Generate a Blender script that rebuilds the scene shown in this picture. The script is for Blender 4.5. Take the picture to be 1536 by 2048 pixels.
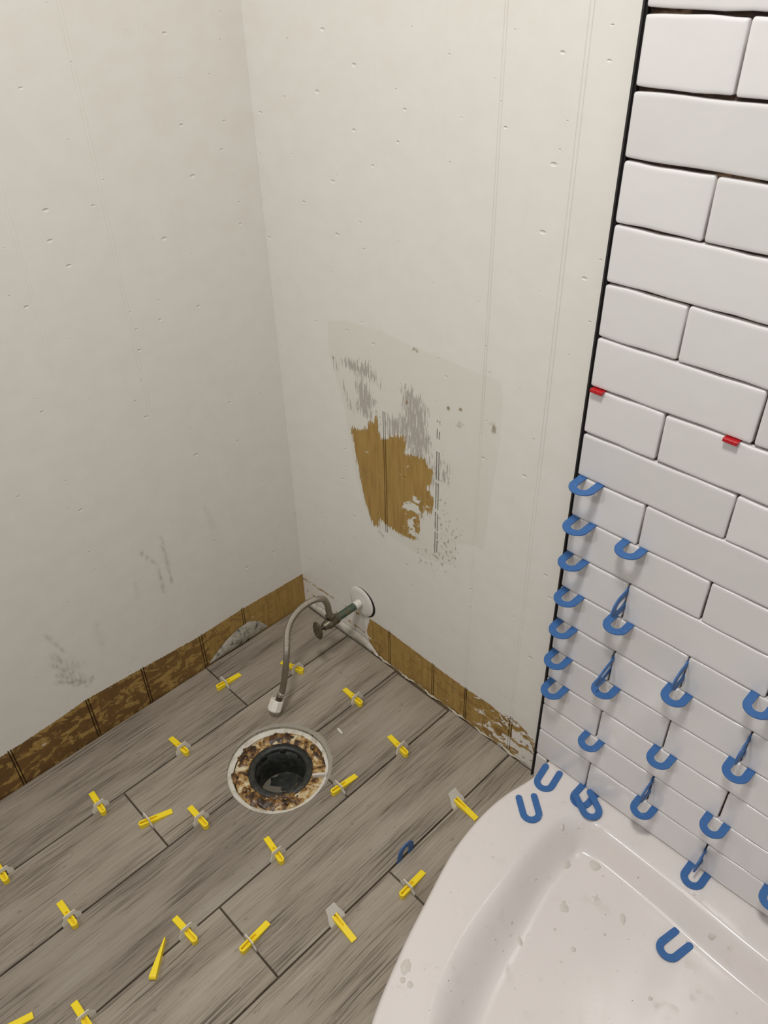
import bpy, bmesh, math, random
import numpy as np
from mathutils import Vector, Matrix, Euler

for o in list(bpy.data.objects):
    bpy.data.objects.remove(o)
C = bpy.context.scene.collection
S = bpy.context.scene
random.seed(7)
rng = np.random.default_rng(11)

# ------------------------------------------------------------------ camera
cd = bpy.data.cameras.new('camera')
cam = bpy.data.objects.new('camera', cd); C.objects.link(cam)
cam.location = (1.11297, -0.80947, 1.25174)
cam.rotation_euler = (0.939294, 0.020853, 0.789415)
cd.sensor_fit = 'VERTICAL'; cd.sensor_height = 24.0
cd.lens = 24.0 * 1576.91 / 2048.0
cd.clip_start = 0.02
S.camera = cam

# ------------------------------------------------------------------ light
w = bpy.data.worlds.new('world'); S.world = w; w.use_nodes = True
bg = w.node_tree.nodes['Background']
bg.inputs[0].default_value = (1.0, 0.985, 0.968, 1); bg.inputs[1].default_value = 0.24

def lamp(name, kind, loc, energy, color, size, target):
    ld = bpy.data.lights.new(name, 'AREA'); ld.shape = kind; ld.energy = energy; ld.color = color
    ld.size = size[0]
    if kind in ('RECTANGLE', 'ELLIPSE'): ld.size_y = size[1]
    o = bpy.data.objects.new(name, ld); C.objects.link(o); o.location = loc
    o.rotation_euler = (Vector(target) - Vector(loc)).to_track_quat('-Z', 'Y').to_euler()
    return o
lamp('ceiling_light', 'DISK', (0.85, -0.72, 2.16), 16.5, (1.0, 0.985, 0.96), (0.26,), (0.85, -0.72, 0))
lamp('window_light', 'RECTANGLE', (0.25, -2.0, 2.15), 9.0, (0.98, 0.985, 1.0), (0.20, 0.20), (0.6, 0, 0.7))
S.view_settings.view_transform = 'Standard'; S.view_settings.look = 'None'
S.view_settings.exposure = 0.0; S.view_settings.gamma = 1.0
S.view_settings.use_curve_mapping = False

# ------------------------------------------------------------------ helpers
def srgb(r, g, b):
    f = lambda c: (c/255/12.92) if c/255 <= 0.04045 else ((c/255+0.055)/1.055)**2.4
    return (f(r), f(g), f(b), 1)

class NT:
    """tiny node-graph builder"""
    def __init__(s, name, rough=0.5, spec=0.5):
        s.m = bpy.data.materials.new(name); s.m.use_nodes = True
        s.t = s.m.node_tree; s.b = s.t.nodes['Principled BSDF']
        s.b.inputs['Roughness'].default_value = rough
        s.b.inputs['Specular IOR Level'].default_value = spec
    def n(s, typ, ins=None, **kw):
        nd = s.t.nodes.new(typ)
        for k, v in kw.items(): setattr(nd, k, v)
        for k, v in (ins or {}).items(): s.put(nd.inputs[k], v)
        return nd
    def put(s, sock, v):
        if isinstance(v, bpy.types.NodeSocket): s.t.links.new(v, sock)
        else: sock.default_value = v
    def math(s, op, a, b=0.0, c=None, clamp=False):
        nd = s.n('ShaderNodeMath', operation=op, use_clamp=clamp)
        s.put(nd.inputs[0], a); s.put(nd.inputs[1], b)
        if c is not None: s.put(nd.inputs[2], c)
        return nd.outputs[0]
    def step(s, v, lo, hi, a=0.0, b=1.0):
        nd = s.n('ShaderNodeMapRange', interpolation_type='SMOOTHSTEP')
        s.put(nd.inputs[0], v); nd.inputs[1].default_value = lo; nd.inputs[2].default_value = hi
        nd.inputs[3].default_value = a; nd.inputs[4].default_value = b
        return nd.outputs[0]
    def mix(s, f, a, b):
        nd = s.n('ShaderNodeMix', data_type='RGBA')
        s.put(nd.inputs[0], f); s.put(nd.inputs[6], a); s.put(nd.inputs[7], b)
        return nd.outputs[2]
    def coord(s, scale=(1, 1, 1), kind='Object', offset=None):
        c = s.n('ShaderNodeTexCoord').outputs[kind]
        if offset is not None:
            c = s.n('ShaderNodeVectorMath', {0: c, 1: offset}, operation='ADD').outputs[0]
        return s.n('ShaderNodeVectorMath', {0: c, 1: scale}, operation='MULTIPLY').outputs[0]
    def noise(s, vec, scale=1.0, detail=4.0, rough=0.55, out=0, dist=0.0):
        return s.n('ShaderNodeTexNoise', {'Vector': vec, 'Scale': scale, 'Detail': detail, 'Roughness': rough, 'Distortion': dist}).outputs[out]
    def attr(s, name):
        return s.n('ShaderNodeAttribute', attribute_name=name).outputs['Fac']
    def ramp(s, f, stops):
        nd = s.n('ShaderNodeValToRGB', {0: f}); e = nd.color_ramp.elements
        while len(e) < len(stops): e.new(0.5)
        for q, (p, c) in zip(e, stops): q.position = p; q.color = c
        return nd.outputs[0]
    def col(s, v): s.put(s.b.inputs['Base Color'], v); return s
    def bump(s, h, strength=0.3, dist=0.001):
        nd = s.n('ShaderNodeBump', {'Strength': strength, 'Distance': dist, 'Height': h})
        s.t.links.new(nd.outputs[0], s.b.inputs['Normal']); return s

def mesh_obj(name, verts, faces, mat=None, parent=None, smooth=False, kind=None):
    me = bpy.data.meshes.new(name); me.from_pydata([tuple(v) for v in verts], [], faces); me.update()
    return link(name, me, mat, parent, smooth, kind)
def link(name, me, mat=None, parent=None, smooth=False, kind=None):
    if mat: me.materials.append(mat)
    if smooth: me.polygons.foreach_set('use_smooth', [True]*len(me.polygons))
    o = bpy.data.objects.new(name, me); C.objects.link(o)
    if parent: o.parent = parent
    if kind: o['kind'] = kind
    return o
def bm_obj(name, bm, mat=None, parent=None, smooth=False, kind=None):
    bmesh.ops.recalc_face_normals(bm, faces=bm.faces[:])
    me = bpy.data.meshes.new(name); bm.to_mesh(me); bm.free()
    return link(name, me, mat, parent, smooth, kind)
def empty(name, loc=(0, 0, 0)):
    o = bpy.data.objects.new(name, None); C.objects.link(o); o.location = loc; o.empty_display_size = 0.02
    return o
def tag(o, label, cat, group=None):
    o['label'] = label; o['category'] = cat
    if group: o['group'] = group
    return o
def sharp(o, ang=40):
    me = o.data; bm = bmesh.new(); bm.from_mesh(me)
    for e in bm.edges:
        if len(e.link_faces) == 2: e.smooth = e.calc_face_angle(0) < math.radians(ang)
    for f in bm.faces: f.smooth = True
    bm.to_mesh(me); bm.free()

def add_box(bm, x0, x1, y0, y1, z0, z1):
    vs = [bm.verts.new(p) for p in ((x0,y0,z0),(x1,y0,z0),(x1,y1,z0),(x0,y1,z0),(x0,y0,z1),(x1,y0,z1),(x1,y1,z1),(x0,y1,z1))]
    for f in ((0,3,2,1),(4,5,6,7),(0,1,5,4),(1,2,6,5),(2,3,7,6),(3,0,4,7)): bm.faces.new([vs[i] for i in f])
def lathe(profile, n=48, origin=(0, 0, 0), axis='Z', closed=False):
    """profile: (r, h) pairs; returns verts, faces"""
    V, F = [], []
    for (r, h) in profile:
        for k in range(n):
            a = 2*math.pi*k/n; c, s_ = r*math.cos(a), r*math.sin(a)
            p = {'Z': (c, s_, h), 'Y': (c, h, s_), 'X': (h, c, s_)}[axis]
            V.append((p[0]+origin[0], p[1]+origin[1], p[2]+origin[2]))
    m = len(profile)
    for i in range(m if closed else m-1):
        j = (i+1) % m
        for k in range(n):
            F.append((i*n+k, i*n+(k+1) % n, j*n+(k+1) % n, j*n+k))
    if not closed:
        F.append(tuple(range(n))[::-1]); F.append(tuple((m-1)*n+k for k in range(n)))
    return V, F
def catmull(P, sub=8, closed=False):
    P = [np.array(p, float) for p in P]; out = []
    n = len(P)
    for i in range(n if closed else n-1):
        g = (lambda k: P[k % n]) if closed else (lambda k: P[min(max(k, 0), n-1)])
        a, b, c, d = g(i-1), g(i), g(i+1), g(i+2)
        for t in np.arange(sub)/sub:
            out.append(0.5*((2*b)+(-a+c)*t+(2*a-5*b+4*c-d)*t*t+(-a+3*b-3*c+d)*t**3))
    if not closed: out.append(P[-1])
    return np.array(out)
def tube(path, rad, n=14):
    path = np.array(path); V, F = [], []
    rad = np.broadcast_to(rad, (len(path),))
    T = np.gradient(path, axis=0); T /= np.linalg.norm(T, axis=1)[:, None]
    u = np.cross(T[0], (0.3, 1, 0.2)); u /= np.linalg.norm(u)
    for i, (p, t) in enumerate(zip(path, T)):
        u = u - t*(u@t); u /= np.linalg.norm(u); v = np.cross(t, u)
        for k in range(n):
            a = 2*math.pi*k/n; V.append(p + rad[i]*(u*math.cos(a)+v*math.sin(a)))
    m = len(path)
    for i in range(m-1):
        for k in range(n): F.append((i*n+k, i*n+(k+1) % n, (i+1)*n+(k+1) % n, (i+1)*n+k))
    F.append(tuple(range(n))[::-1]); F.append(tuple((m-1)*n+k for k in range(n)))
    return V, F
def orient(frm, to):
    d = Vector(to)-Vector(frm)
    return Matrix.Translation(Vector(frm)) @ d.to_track_quat('Z', 'Y').to_matrix().to_4x4()
def xf(V, M): return [tuple(M @ Vector(v)) for v in V]
def prism(outline, z0, z1, bev=0.0):
    """outline extruded, with a small chamfer at the top"""
    bm = bmesh.new(); P = np.array(outline, float)
    if ((P[:, 0]*np.roll(P[:, 1], -1)-np.roll(P[:, 0], -1)*P[:, 1]).sum()) < 0: P = P[::-1]
    d1 = P-np.roll(P, 1, 0); d2 = np.roll(P, -1, 0)-P
    n1 = np.stack([-d1[:, 1], d1[:, 0]], 1); n2 = np.stack([-d2[:, 1], d2[:, 0]], 1)
    n1 /= np.linalg.norm(n1, axis=1)[:, None]+1e-12; n2 /= np.linalg.norm(n2, axis=1)[:, None]+1e-12
    nn = n1+n2; nn /= (np.maximum((nn*nn).sum(1), 0.5)/2)[:, None]
    rings = [(P, z0), (P, z1-bev)] + ([(P+nn*bev, z1)] if bev else [])
    R = [[bm.verts.new((p[0], p[1], z)) for p in Q] for Q, z in rings]
    N = len(P)
    for a, b in zip(R, R[1:]):
        for k in range(N): bm.faces.new((a[k], a[(k+1) % N], b[(k+1) % N], b[k]))
    top = bm.faces.new(R[-1]); bot = bm.faces.new(R[0][::-1])
    bm.normal_update()
    if N > 4: bmesh.ops.triangulate(bm, faces=[top, bot])
    return bm

def sdf_poly(px, py, poly):
    P = np.array(poly, float); Q = np.roll(P, -1, 0)
    d = np.full(px.shape, 1e9); ins = np.zeros(px.shape, bool)
    for (ax, ay), (bx, by) in zip(P, Q):
        ex, ey = bx-ax, by-ay
        t = np.clip(((px-ax)*ex+(py-ay)*ey)/(ex*ex+ey*ey+1e-18), 0, 1)
        d = np.minimum(d, np.hypot(px-ax-t*ex, py-ay-t*ey))
        c = ((ay > py) != (by > py)) & (px < (bx-ax)*(py-ay)/(by-ay+1e-18)+ax)
        ins ^= c
    return np.where(ins, d, -d)
def sdf_seg(px, py, a, b):
    ex, ey = b[0]-a[0], b[1]-a[1]
    t = np.clip(((px-a[0])*ex+(py-a[1])*ey)/(ex*ex+ey*ey), 0, 1)
    return np.hypot(px-a[0]-t*ex, py-a[1]-t*ey), t

# ------------------------------------------------------------------ materials
def wall_material(name, u_axis):
    m = NT(name, 0.38, 0.35)
    xyz = m.n('ShaderNodeSeparateXYZ', {0: m.n('ShaderNodeTexCoord').outputs['Object']}).outputs
    uv = lambda u, v: m.n('ShaderNodeCombineXYZ', {0: m.math('MULTIPLY', xyz[u_axis], u), 1: m.math('MULTIPLY', xyz[2], v)}).outputs[0]
    sc = lambda u, v: (u, u, v)
    P = m.coord((1, 1, 1))
    fine = m.noise(m.coord(sc(260, 38)), 1, 5, 0.65)
    iso = m.noise(m.coord(sc(70, 70)), 1, 5, 0.6)
    big = m.noise(m.coord(sc(22, 30)), 1, 4, 0.6)
    bare = m.attr('bare'); scr = m.attr('scrape'); dots = m.attr('dots'); pat = m.attr('patch')
    flake = m.attr('flake'); scuff = m.attr('scuff'); spot = m.attr('spot'); groove = m.attr('groove'); brown = m.attr('brown')
    # painted colour, older cream layer, grey dry-brush scrapes
    paint = m.mix(m.step(big, 0.3, 0.7), srgb(228, 223, 214), srgb(231, 227, 219))
    pm = m.step(m.math('ADD', pat, m.math('MULTIPLY', m.math('SUBTRACT', iso, 0.5), 0.006)), -0.0015, 0.002)
    col = m.mix(m.math('MULTIPLY', pm, 0.6), paint, srgb(219, 218, 204))
    dry = m.math('MULTIPLY', m.step(m.math('ADD', scr, m.math('MULTIPLY', m.math('SUBTRACT', fine, 0.5), 3.4)), 0.46, 0.80), m.step(scr, 0.05, 0.4, 0.0, 0.78))
    col = m.mix(dry, col, srgb(166, 156, 148))
    sp = m.step(m.math('ADD', dots, m.math('MULTIPLY', m.math('SUBTRACT', m.noise(m.coord(sc(150, 105)), 1, 3, 0.6), 0.5), 4.0)), 0.80, 1.0)
    col = m.mix(m.math('MULTIPLY', sp, m.step(dots, 0.05, 0.4, 0.0, 0.65)), col, srgb(152, 140, 130))
    col = m.mix(m.math('MULTIPLY', scuff, m.step(m.noise(m.coord(sc(160, 60)), 1, 4), 0.25, 0.75)), col, srgb(104, 99, 92))
    col = m.mix(m.step(m.math('MULTIPLY', spot, m.step(iso, 0.38, 0.62)), 0.15, 0.9), col, srgb(138, 112, 78))
    # bare panel: ochre fibreboard with brown glue stains
    g = m.noise(m.coord(sc(120, 14)), 1, 6, 0.6)
    wood = m.ramp(g, [(0.25, srgb(140, 112, 58)), (0.5, srgb(168, 135, 74)), (0.8, srgb(182, 151, 88))])
    blotch = m.step(m.math('ADD', m.noise(m.coord(sc(34, 55)), 1, 6, 0.68, 0, 0.6), m.math('MULTIPLY', brown, 0.14)), 0.57, 0.62)
    col2 = m.mix(m.math('MULTIPLY', blotch, brown), wood, m.mix(big, srgb(84, 60, 30), srgb(130, 92, 50)))
    dk = m.step(m.noise(m.coord(sc(60, 90), offset=(3.1, 0.7, 5.0)), 1, 6, 0.7), 0.60, 0.72)
    col2 = m.mix(m.math('MULTIPLY', dk, m.math('MULTIPLY', brown, 0.75)), col2, srgb(52, 38, 22))
    col2 = m.mix(m.math('MULTIPLY', groove, 0.85), col2, srgb(52, 40, 22))
    edge = m.math('ADD', bare, m.math('MULTIPLY', m.math('SUBTRACT', fine, 0.5), 0.034))
    edge = m.math('ADD', edge, m.math('MULTIPLY', m.math('SUBTRACT', iso, 0.5), 0.007))
    fl = m.step(m.math('ADD', flake, m.math('MULTIPLY', m.math('SUBTRACT', m.noise(m.coord(sc(38, 60), offset=(7., 3., 1.)), 1, 5, 0.62, 0, 0.8), 0.5), 2.6)), 0.47, 0.52)
    bm_ = m.math('MULTIPLY', m.step(edge, -0.0006, 0.0006), m.math('SUBTRACT', 1.0, fl))
    # grooves coloured darker where they are open, mostly in the patch
    gr = m.math('MULTIPLY', groove, m.attr('opened'))
    col = m.mix(gr, col, srgb(60, 50, 34))
    m.col(m.mix(bm_, col, col2))
    m.put(m.b.inputs['Roughness'], m.math('ADD', m.math('MULTIPLY', bm_, 0.4), 0.38))
    # small dents in the paint
    vor = m.n('ShaderNodeTexVoronoi', {'Vector': uv(13, 26), 'Scale': 1.0}, voronoi_dimensions='2D')
    sz = m.n('ShaderNodeSeparateColor', {0: vor.outputs['Color']}).outputs[1]
    dent = m.step(m.math('DIVIDE', vor.outputs['Distance'], m.math('ADD', m.math('MULTIPLY', m.math('POWER', sz, 3.0), 0.9), 0.32)), 0.02, 0.065)
    sel = m.step(m.n('ShaderNodeSeparateColor', {0: vor.outputs['Color']}).outputs[0], 0.50, 0.55, 1.0, 0.0)
    dent = m.math('MAXIMUM', dent, m.math('SUBTRACT', 1.0, sel))
    h = m.math('ADD', m.math('MULTIPLY', dent, 1.5), m.math('MULTIPLY', m.noise(m.coord(sc(500, 300)), 1, 2), 0.06))
    h = m.math('ADD', h, m.math('MULTIPLY', bm_, -0.7))
    h = m.math('ADD', h, m.math('MULTIPLY', dry, -0.12))
    h = m.math('ADD', h, m.math('MULTIPLY', m.noise(m.coord(sc(130, 40)), 1, 5), m.math('MULTIPLY', bm_, 0.35)))
    m.bump(h, 0.55, 0.0012)
    return m.m
M = {}
M['wall_back'] = wall_material('painted_panel_back', 0)
M['wall_left'] = wall_material('painted_panel_left', 1)

def simple(name, c, rough=0.5, metal=0.0, var=0.0, bump=0.0, scale=200, spec=0.5):
    m = NT(name, rough, spec)
    n = m.noise(m.coord((1, 1, 1)), scale, 4, 0.6)
    d = tuple(max(0, c[i]*(1-var)) for i in range(3))+(1,)
    e = tuple(min(1, c[i]*(1+var)) for i in range(3))+(1,)
    m.col(m.mix(n, d, e)); m.b.inputs['Metallic'].default_value = metal
    if bump: m.bump(n, bump, 0.001)
    return m.m
# wood look porcelain planks
m = NT('wood_look_tile', 0.55, 0.4)
rnd = m.n('ShaderNodeObjectInfo').outputs['Random']
off = m.n('ShaderNodeCombineXYZ', {0: m.math('MULTIPLY', rnd, 37.0), 1: m.math('MULTIPLY', rnd, 91.0), 2: 0.0}).outputs[0]
P = m.n('ShaderNodeVectorMath', {0: m.n('ShaderNodeTexCoord').outputs['Object'], 1: off}, operation='ADD').outputs[0]
def scl(v): return m.n('ShaderNodeVectorMath', {0: P, 1: v}, operation='MULTIPLY').outputs[0]
warp = m.noise(scl((9, 3.2, 1)), 1, 3, 0.5, 1)
Pw = m.n('ShaderNodeVectorMath', {0: warp, 1: (0.022, 0.03, 0)}, operation='MULTIPLY').outputs[0]
Pw = m.n('ShaderNodeVectorMath', {0: P, 1: Pw}, operation='ADD').outputs[0]
def sclw(v): return m.n('ShaderNodeVectorMath', {0: Pw, 1: v}, operation='MULTIPLY').outputs[0]
grain = m.noise(sclw((330, 8.0, 1)), 1, 6, 0.68)
streak = m.noise(sclw((150, 5.0, 1)), 1, 5, 0.65)
cloud = m.noise(scl((22, 4.0, 1)), 1, 3, 0.5)
fleck = m.noise(scl((120, 34, 1)), 1, 5, 0.65)
base = m.ramp(cloud, [(0.28, srgb(144, 132, 117)), (0.5, srgb(162, 150, 134)), (0.75, srgb(178, 167, 151))])
dens = m.step(cloud, 0.40, 0.58, 1.0, 0.30)
lines = m.math('MULTIPLY', m.step(grain, 0.515, 0.60), dens)
c_ = m.mix(m.math('MULTIPLY', lines, 0.70), base, srgb(104, 94, 81))
c_ = m.mix(m.math('MULTIPLY', m.math('MULTIPLY', m.step(streak, 0.58, 0.63), dens), 0.38), c_, srgb(82, 72, 61))
c_ = m.mix(m.math('MULTIPLY', m.step(grain, 0.45, 0.36), 0.30), c_, srgb(198, 190, 179))
thin = m.noise(sclw((430, 3.4, 1)), 1, 3, 0.6)
c_ = m.mix(m.math('MULTIPLY', m.math('MULTIPLY', m.step(thin, 0.585, 0.63), m.step(cloud, 0.46, 0.58, 1.0, 0.18)), 0.85), c_, srgb(80, 70, 59))
c_ = m.mix(m.math('MULTIPLY', m.step(fleck, 0.63, 0.70), 0.55), c_, srgb(98, 88, 76))
# knots
vor = m.n('ShaderNodeTexVoronoi', {'Vector': sclw((7.5, 3.4, 1)), 'Scale': 1.0})
vd = vor.outputs['Distance']
ks = m.step(m.n('ShaderNodeSeparateColor', {0: vor.outputs['Color']}).outputs[0], 0.66, 0.70)
rings = m.math('SINE', m.math('MULTIPLY', m.math('ADD', vd, m.math('MULTIPLY', grain, 0.03)), 150.0))
kn = m.math('MULTIPLY', m.math('MULTIPLY', m.step(rings, 0.1, 0.9), m.step(vd, 0.20, 0.03)), m.math('MULTIPLY', ks, 0.45))
c_ = m.mix(kn, c_, srgb(104, 94, 82))
fl = m.step(m.noise(scl((170, 60, 1)), 1, 3, 0.6), 0.68, 0.75)
c_ = m.mix(m.math('MULTIPLY', fl, 0.35), c_, srgb(200, 192, 180))
hs = m.n('ShaderNodeHueSaturation', {'Value': m.math('ADD', m.math('MULTIPLY', rnd, 0.18), 0.76), 'Color': c_})
m.col(hs.outputs[0])
m.bump(m.math('SUBTRACT', 1.0, lines), 0.25, 0.0006)
M['plank'] = m.m
M['thinset'] = simple('grey_thinset', srgb(96, 84, 70), 0.9, 0, 0.35, 0.5, 90)
M['joint'] = simple('dark_joint_bed', srgb(92, 78, 62), 0.95, 0, 0.4, 0.4, 80)
m = NT('glazed_tile', 0.14, 0.5)
oi = m.n('ShaderNodeObjectInfo').outputs['Random']
m.col(m.mix(oi, srgb(222, 218, 216), srgb(229, 225, 223)))
wn = m.noise(m.coord((26, 26, 26), offset=m.n('ShaderNodeCombineXYZ', {0: m.math('MULTIPLY', oi, 50.0)}).outputs[0]), 1, 2, 0.4)
m.bump(wn, 0.35, 0.0025); M['tile'] = m.m
m = NT('tile_bed', 0.95)
n_ = m.noise(m.coord((26, 26, 60)), 1, 5, 0.65)
m.col(m.ramp(n_, [(0.35, srgb(44, 32, 26)), (0.55, srgb(72, 54, 42)), (0.68, srgb(150, 124, 96))])); m.bump(n_, 0.6, 0.002)
M['bed'] = m.m
M['trim'] = simple('dark_metal_trim', srgb(70, 68, 68), 0.35, 0.7, 0.1)
m = NT('tray_acrylic', 0.20, 0.5)
dn = m.step(m.noise(m.coord((30, 30, 30)), 1, 4, 0.65), 0.56, 0.72)
dirt = m.step(m.noise(m.coord((120, 120, 120)), 1, 3, 0.6), 0.66, 0.74)
m.col(m.mix(m.math('MULTIPLY', m.math('MULTIPLY', dn, dirt), 0.5), m.mix(dn, srgb(229, 221, 216), srgb(220, 212, 205)), srgb(150, 142, 132)))
m.put(m.b.inputs['Roughness'], m.math('ADD', m.math('MULTIPLY', dn, 0.25), 0.16))
M['tray'] = m.m
M['dab'] = simple('dried_adhesive', srgb(212, 204, 194), 0.7, 0, 0.1, 0.3, 150)
M['caulk'] = simple('dirty_caulk', srgb(188, 178, 158), 0.85, 0, 0.12, 0.3, 110)
M['film'] = simple('mortar_film', srgb(158, 150, 137), 0.85, 0, 0.08, 0.2, 120)
M['dirt'] = simple('dark_debris', srgb(70, 60, 50), 0.9, 0, 0.3)
m = NT('blue_plastic', 0.45, 0.4)
n_ = m.noise(m.coord((150, 150, 150), offset=m.n('ShaderNodeCombineXYZ', {0: m.math('MULTIPLY', m.n('ShaderNodeObjectInfo').outputs['Random'], 9.0)}).outputs[0]), 1, 4, 0.65)
m.col(m.mix(m.step(n_, 0.66, 0.78), m.mix(n_, srgb(54, 98, 156), srgb(68, 114, 170)), srgb(170, 186, 205)))
M['blue'] = m.m
M['red'] = simple('red_plastic', srgb(186, 26, 34), 0.4, 0, 0.12)
M['yellow'] = simple('yellow_plastic', srgb(252, 222, 40), 0.42, 0, 0.05)
m = NT('clear_clip_plastic', 0.3, 0.5); m.col(srgb(226, 221, 210)); m.b.inputs['Transmission Weight'].default_value = 0.12
m.b.inputs['IOR'].default_value = 1.3
M['clip'] = m.m
m = NT('white_plaster', 0.85)
n_ = m.noise(m.coord((60, 60, 60)), 1, 5, 0.65)
m.col(m.ramp(n_, [(0.3, srgb(176, 166, 148)), (0.5, srgb(214, 208, 194)), (0.75, srgb(224, 219, 208))])); m.bump(n_, 0.5, 0.002)
M['plaster'] = m.m
m = NT('grey_mortar', 0.9)
n_ = m.noise(m.coord((75, 75, 75)), 1, 6, 0.7)
m.col(m.ramp(n_, [(0.36, srgb(92, 84, 70)), (0.47, srgb(172, 166, 152)), (0.7, srgb(196, 191, 178))])); m.bump(n_, 0.6, 0.003)
M['mortar'] = m.m
# rusty old flange with wax residue
m = NT('rusty_flange', 0.45, 0.5)
n1 = m.noise(m.coord((48, 48, 48)), 1, 6, 0.68, 0, 0.5); n2 = m.noise(m.coord((110, 110, 110), offset=(4, 2, 1)), 1, 5, 0.7)
c_ = m.ramp(n1, [(0.38, srgb(52, 34, 18)), (0.46, srgb(122, 84, 42)), (0.53, srgb(184, 148, 86)), (0.62, srgb(218, 206, 174))])
c_ = m.mix(m.step(n2, 0.60, 0.66), c_, srgb(60, 40, 22))
m.col(c_); m.bump(n2, 0.8, 0.003); m.put(m.b.inputs['Roughness'], m.math('ADD', m.math('MULTIPLY', n2, 0.6), 0.12))
M['rust'] = m.m
m = NT('wax_residue', 0.25, 0.6)
n1 = m.noise(m.coord((70, 70, 70)), 1, 5, 0.65)
m.col(m.ramp(n1, [(0.38, srgb(40, 25, 12)), (0.5, srgb(80, 52, 24)), (0.62, srgb(150, 112, 58))])); m.bump(n1, 0.8, 0.003)
M['wax'] = m.m
m = NT('black_pipe', 0.42, 0.5)
n1 = m.noise(m.coord((90, 90, 90)), 1, 5, 0.65)
m.col(m.ramp(n1, [(0.4, srgb(30, 31, 29)), (0.6, srgb(52, 53, 48)), (0.74, srgb(96, 84, 56))])); m.bump(n1, 0.4, 0.002)
M['pipe'] = m.m
m = NT('murky_water', 0.04, 0.6); m.col(srgb(128, 121, 108)); M['water'] = m.m
m = NT('brass_tarnished', 0.42); m.b.inputs['Metallic'].default_value = 0.75
n1 = m.noise(m.coord((110, 110, 110)), 1, 4, 0.6)
m.col(m.ramp(n1, [(0.35, srgb(84, 76, 62)), (0.65, srgb(128, 119, 102))])); m.bump(n1, 0.3, 0.001)
M['brass'] = m.m
m = NT('verdigris_copper', 0.6); m.b.inputs['Metallic'].default_value = 0.35
n1 = m.noise(m.coord((120, 60, 120)), 1, 4, 0.6)
m.col(m.ramp(n1, [(0.35, srgb(64, 76, 62)), (0.55, srgb(88, 104, 88)), (0.7, srgb(108, 98, 76))])); M['copper'] = m.m
m = NT('braided_steel', 0.36); m.b.inputs['Metallic'].default_value = 0.85
uv = m.attr('braid'); rn = m.attr('braid_round')
w1 = m.math('SINE', m.math('ADD', m.math('MULTIPLY', uv, 1500.0), m.math('MULTIPLY', rn, 8*2*math.pi)))
w2 = m.math('SINE', m.math('SUBTRACT', m.math('MULTIPLY', uv, 1500.0), m.math('MULTIPLY', rn, 8*2*math.pi)))
wv = m.math('MULTIPLY', w1, w2)
n1 = m.noise(m.coord((60, 60, 60)), 1, 4, 0.6)
m.col(m.mix(m.step(wv, -0.5, 0.6), srgb(118, 109, 96), m.mix(n1, srgb(172, 162, 147), srgb(206, 198, 184)))); m.bump(wv, 0.4, 0.0006)
M['braid'] = m.m
M['nut'] = simple('white_plastic_nut', srgb(236, 230, 218), 0.4, 0, 0.03)
M['chrome'] = simple('dull_chrome', srgb(190, 186, 178), 0.25, 0.9, 0.05)
M['enamel'] = simple('painted_escutcheon', srgb(226, 222, 213), 0.4, 0, 0.03)
M['black'] = simple('painted_gap_shade', srgb(34, 28, 22), 0.8, 0, 0.3)  # near-black colour that paints in the shade at the escutcheon edge

# ------------------------------------------------------------------ walls
def lines_for(lo, hi, coarse, fine_ranges, fine, grooves):
    L = list(np.arange(lo, hi, coarse))+[hi]
    for a, b in fine_ranges: L += list(np.arange(a, b, fine))
    L = [l for l in L if all(abs(l-g) > 0.0022 for g in grooves)]
    for g in grooves: L += [g-0.0012, g-0.0006, g+0.0006, g+0.0012]
    return np.array(sorted(set(np.round(L, 6))))
def wall(name, us, vs, to3d, fields, depth, mat):
    U, Vv = np.meshgrid(us, vs); d = depth(U, Vv)
    P = to3d(U, Vv, d).reshape(-1, 3)
    nu, nv = len(us), len(vs)
    idx = np.arange(nu*nv).reshape(nv, nu)
    F = np.stack([idx[:-1, :-1], idx[:-1, 1:], idx[1:, 1:], idx[1:, :-1]], -1).reshape(-1, 4)
    # a backing slab gives the wall its thickness
    B = [to3d(np.array(u), np.array(v), np.array(dd)) for dd in (-0.006, -0.09) for (u, v) in ((us[0], vs[0]), (us[-1], vs[0]), (us[-1], vs[-1]), (us[0], vs[-1]))]
    b = nu*nv
    BF = [(b, b+1, b+2, b+3), (b+7, b+6, b+5, b+4)]+[(b+i, b+4+i, b+4+(i+1) % 4, b+(i+1) % 4) for i in range(4)]
    P = np.vstack([P, np.array(B)])
    me = bpy.data.meshes.new(name)
    me.from_pydata(P.tolist(), [], F.tolist()+BF); me.update()
    for k, f in fields.items():
        a = me.attributes.new(k, 'FLOAT', 'POINT')
        a.data.foreach_set('value', np.concatenate([np.broadcast_to(f, U.shape).ravel(), np.zeros(8)-1 if k in ('bare', 'patch') else np.zeros(8)]).astype(np.float32))
    return link(name, me, mat, None, False, 'structure')

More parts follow.
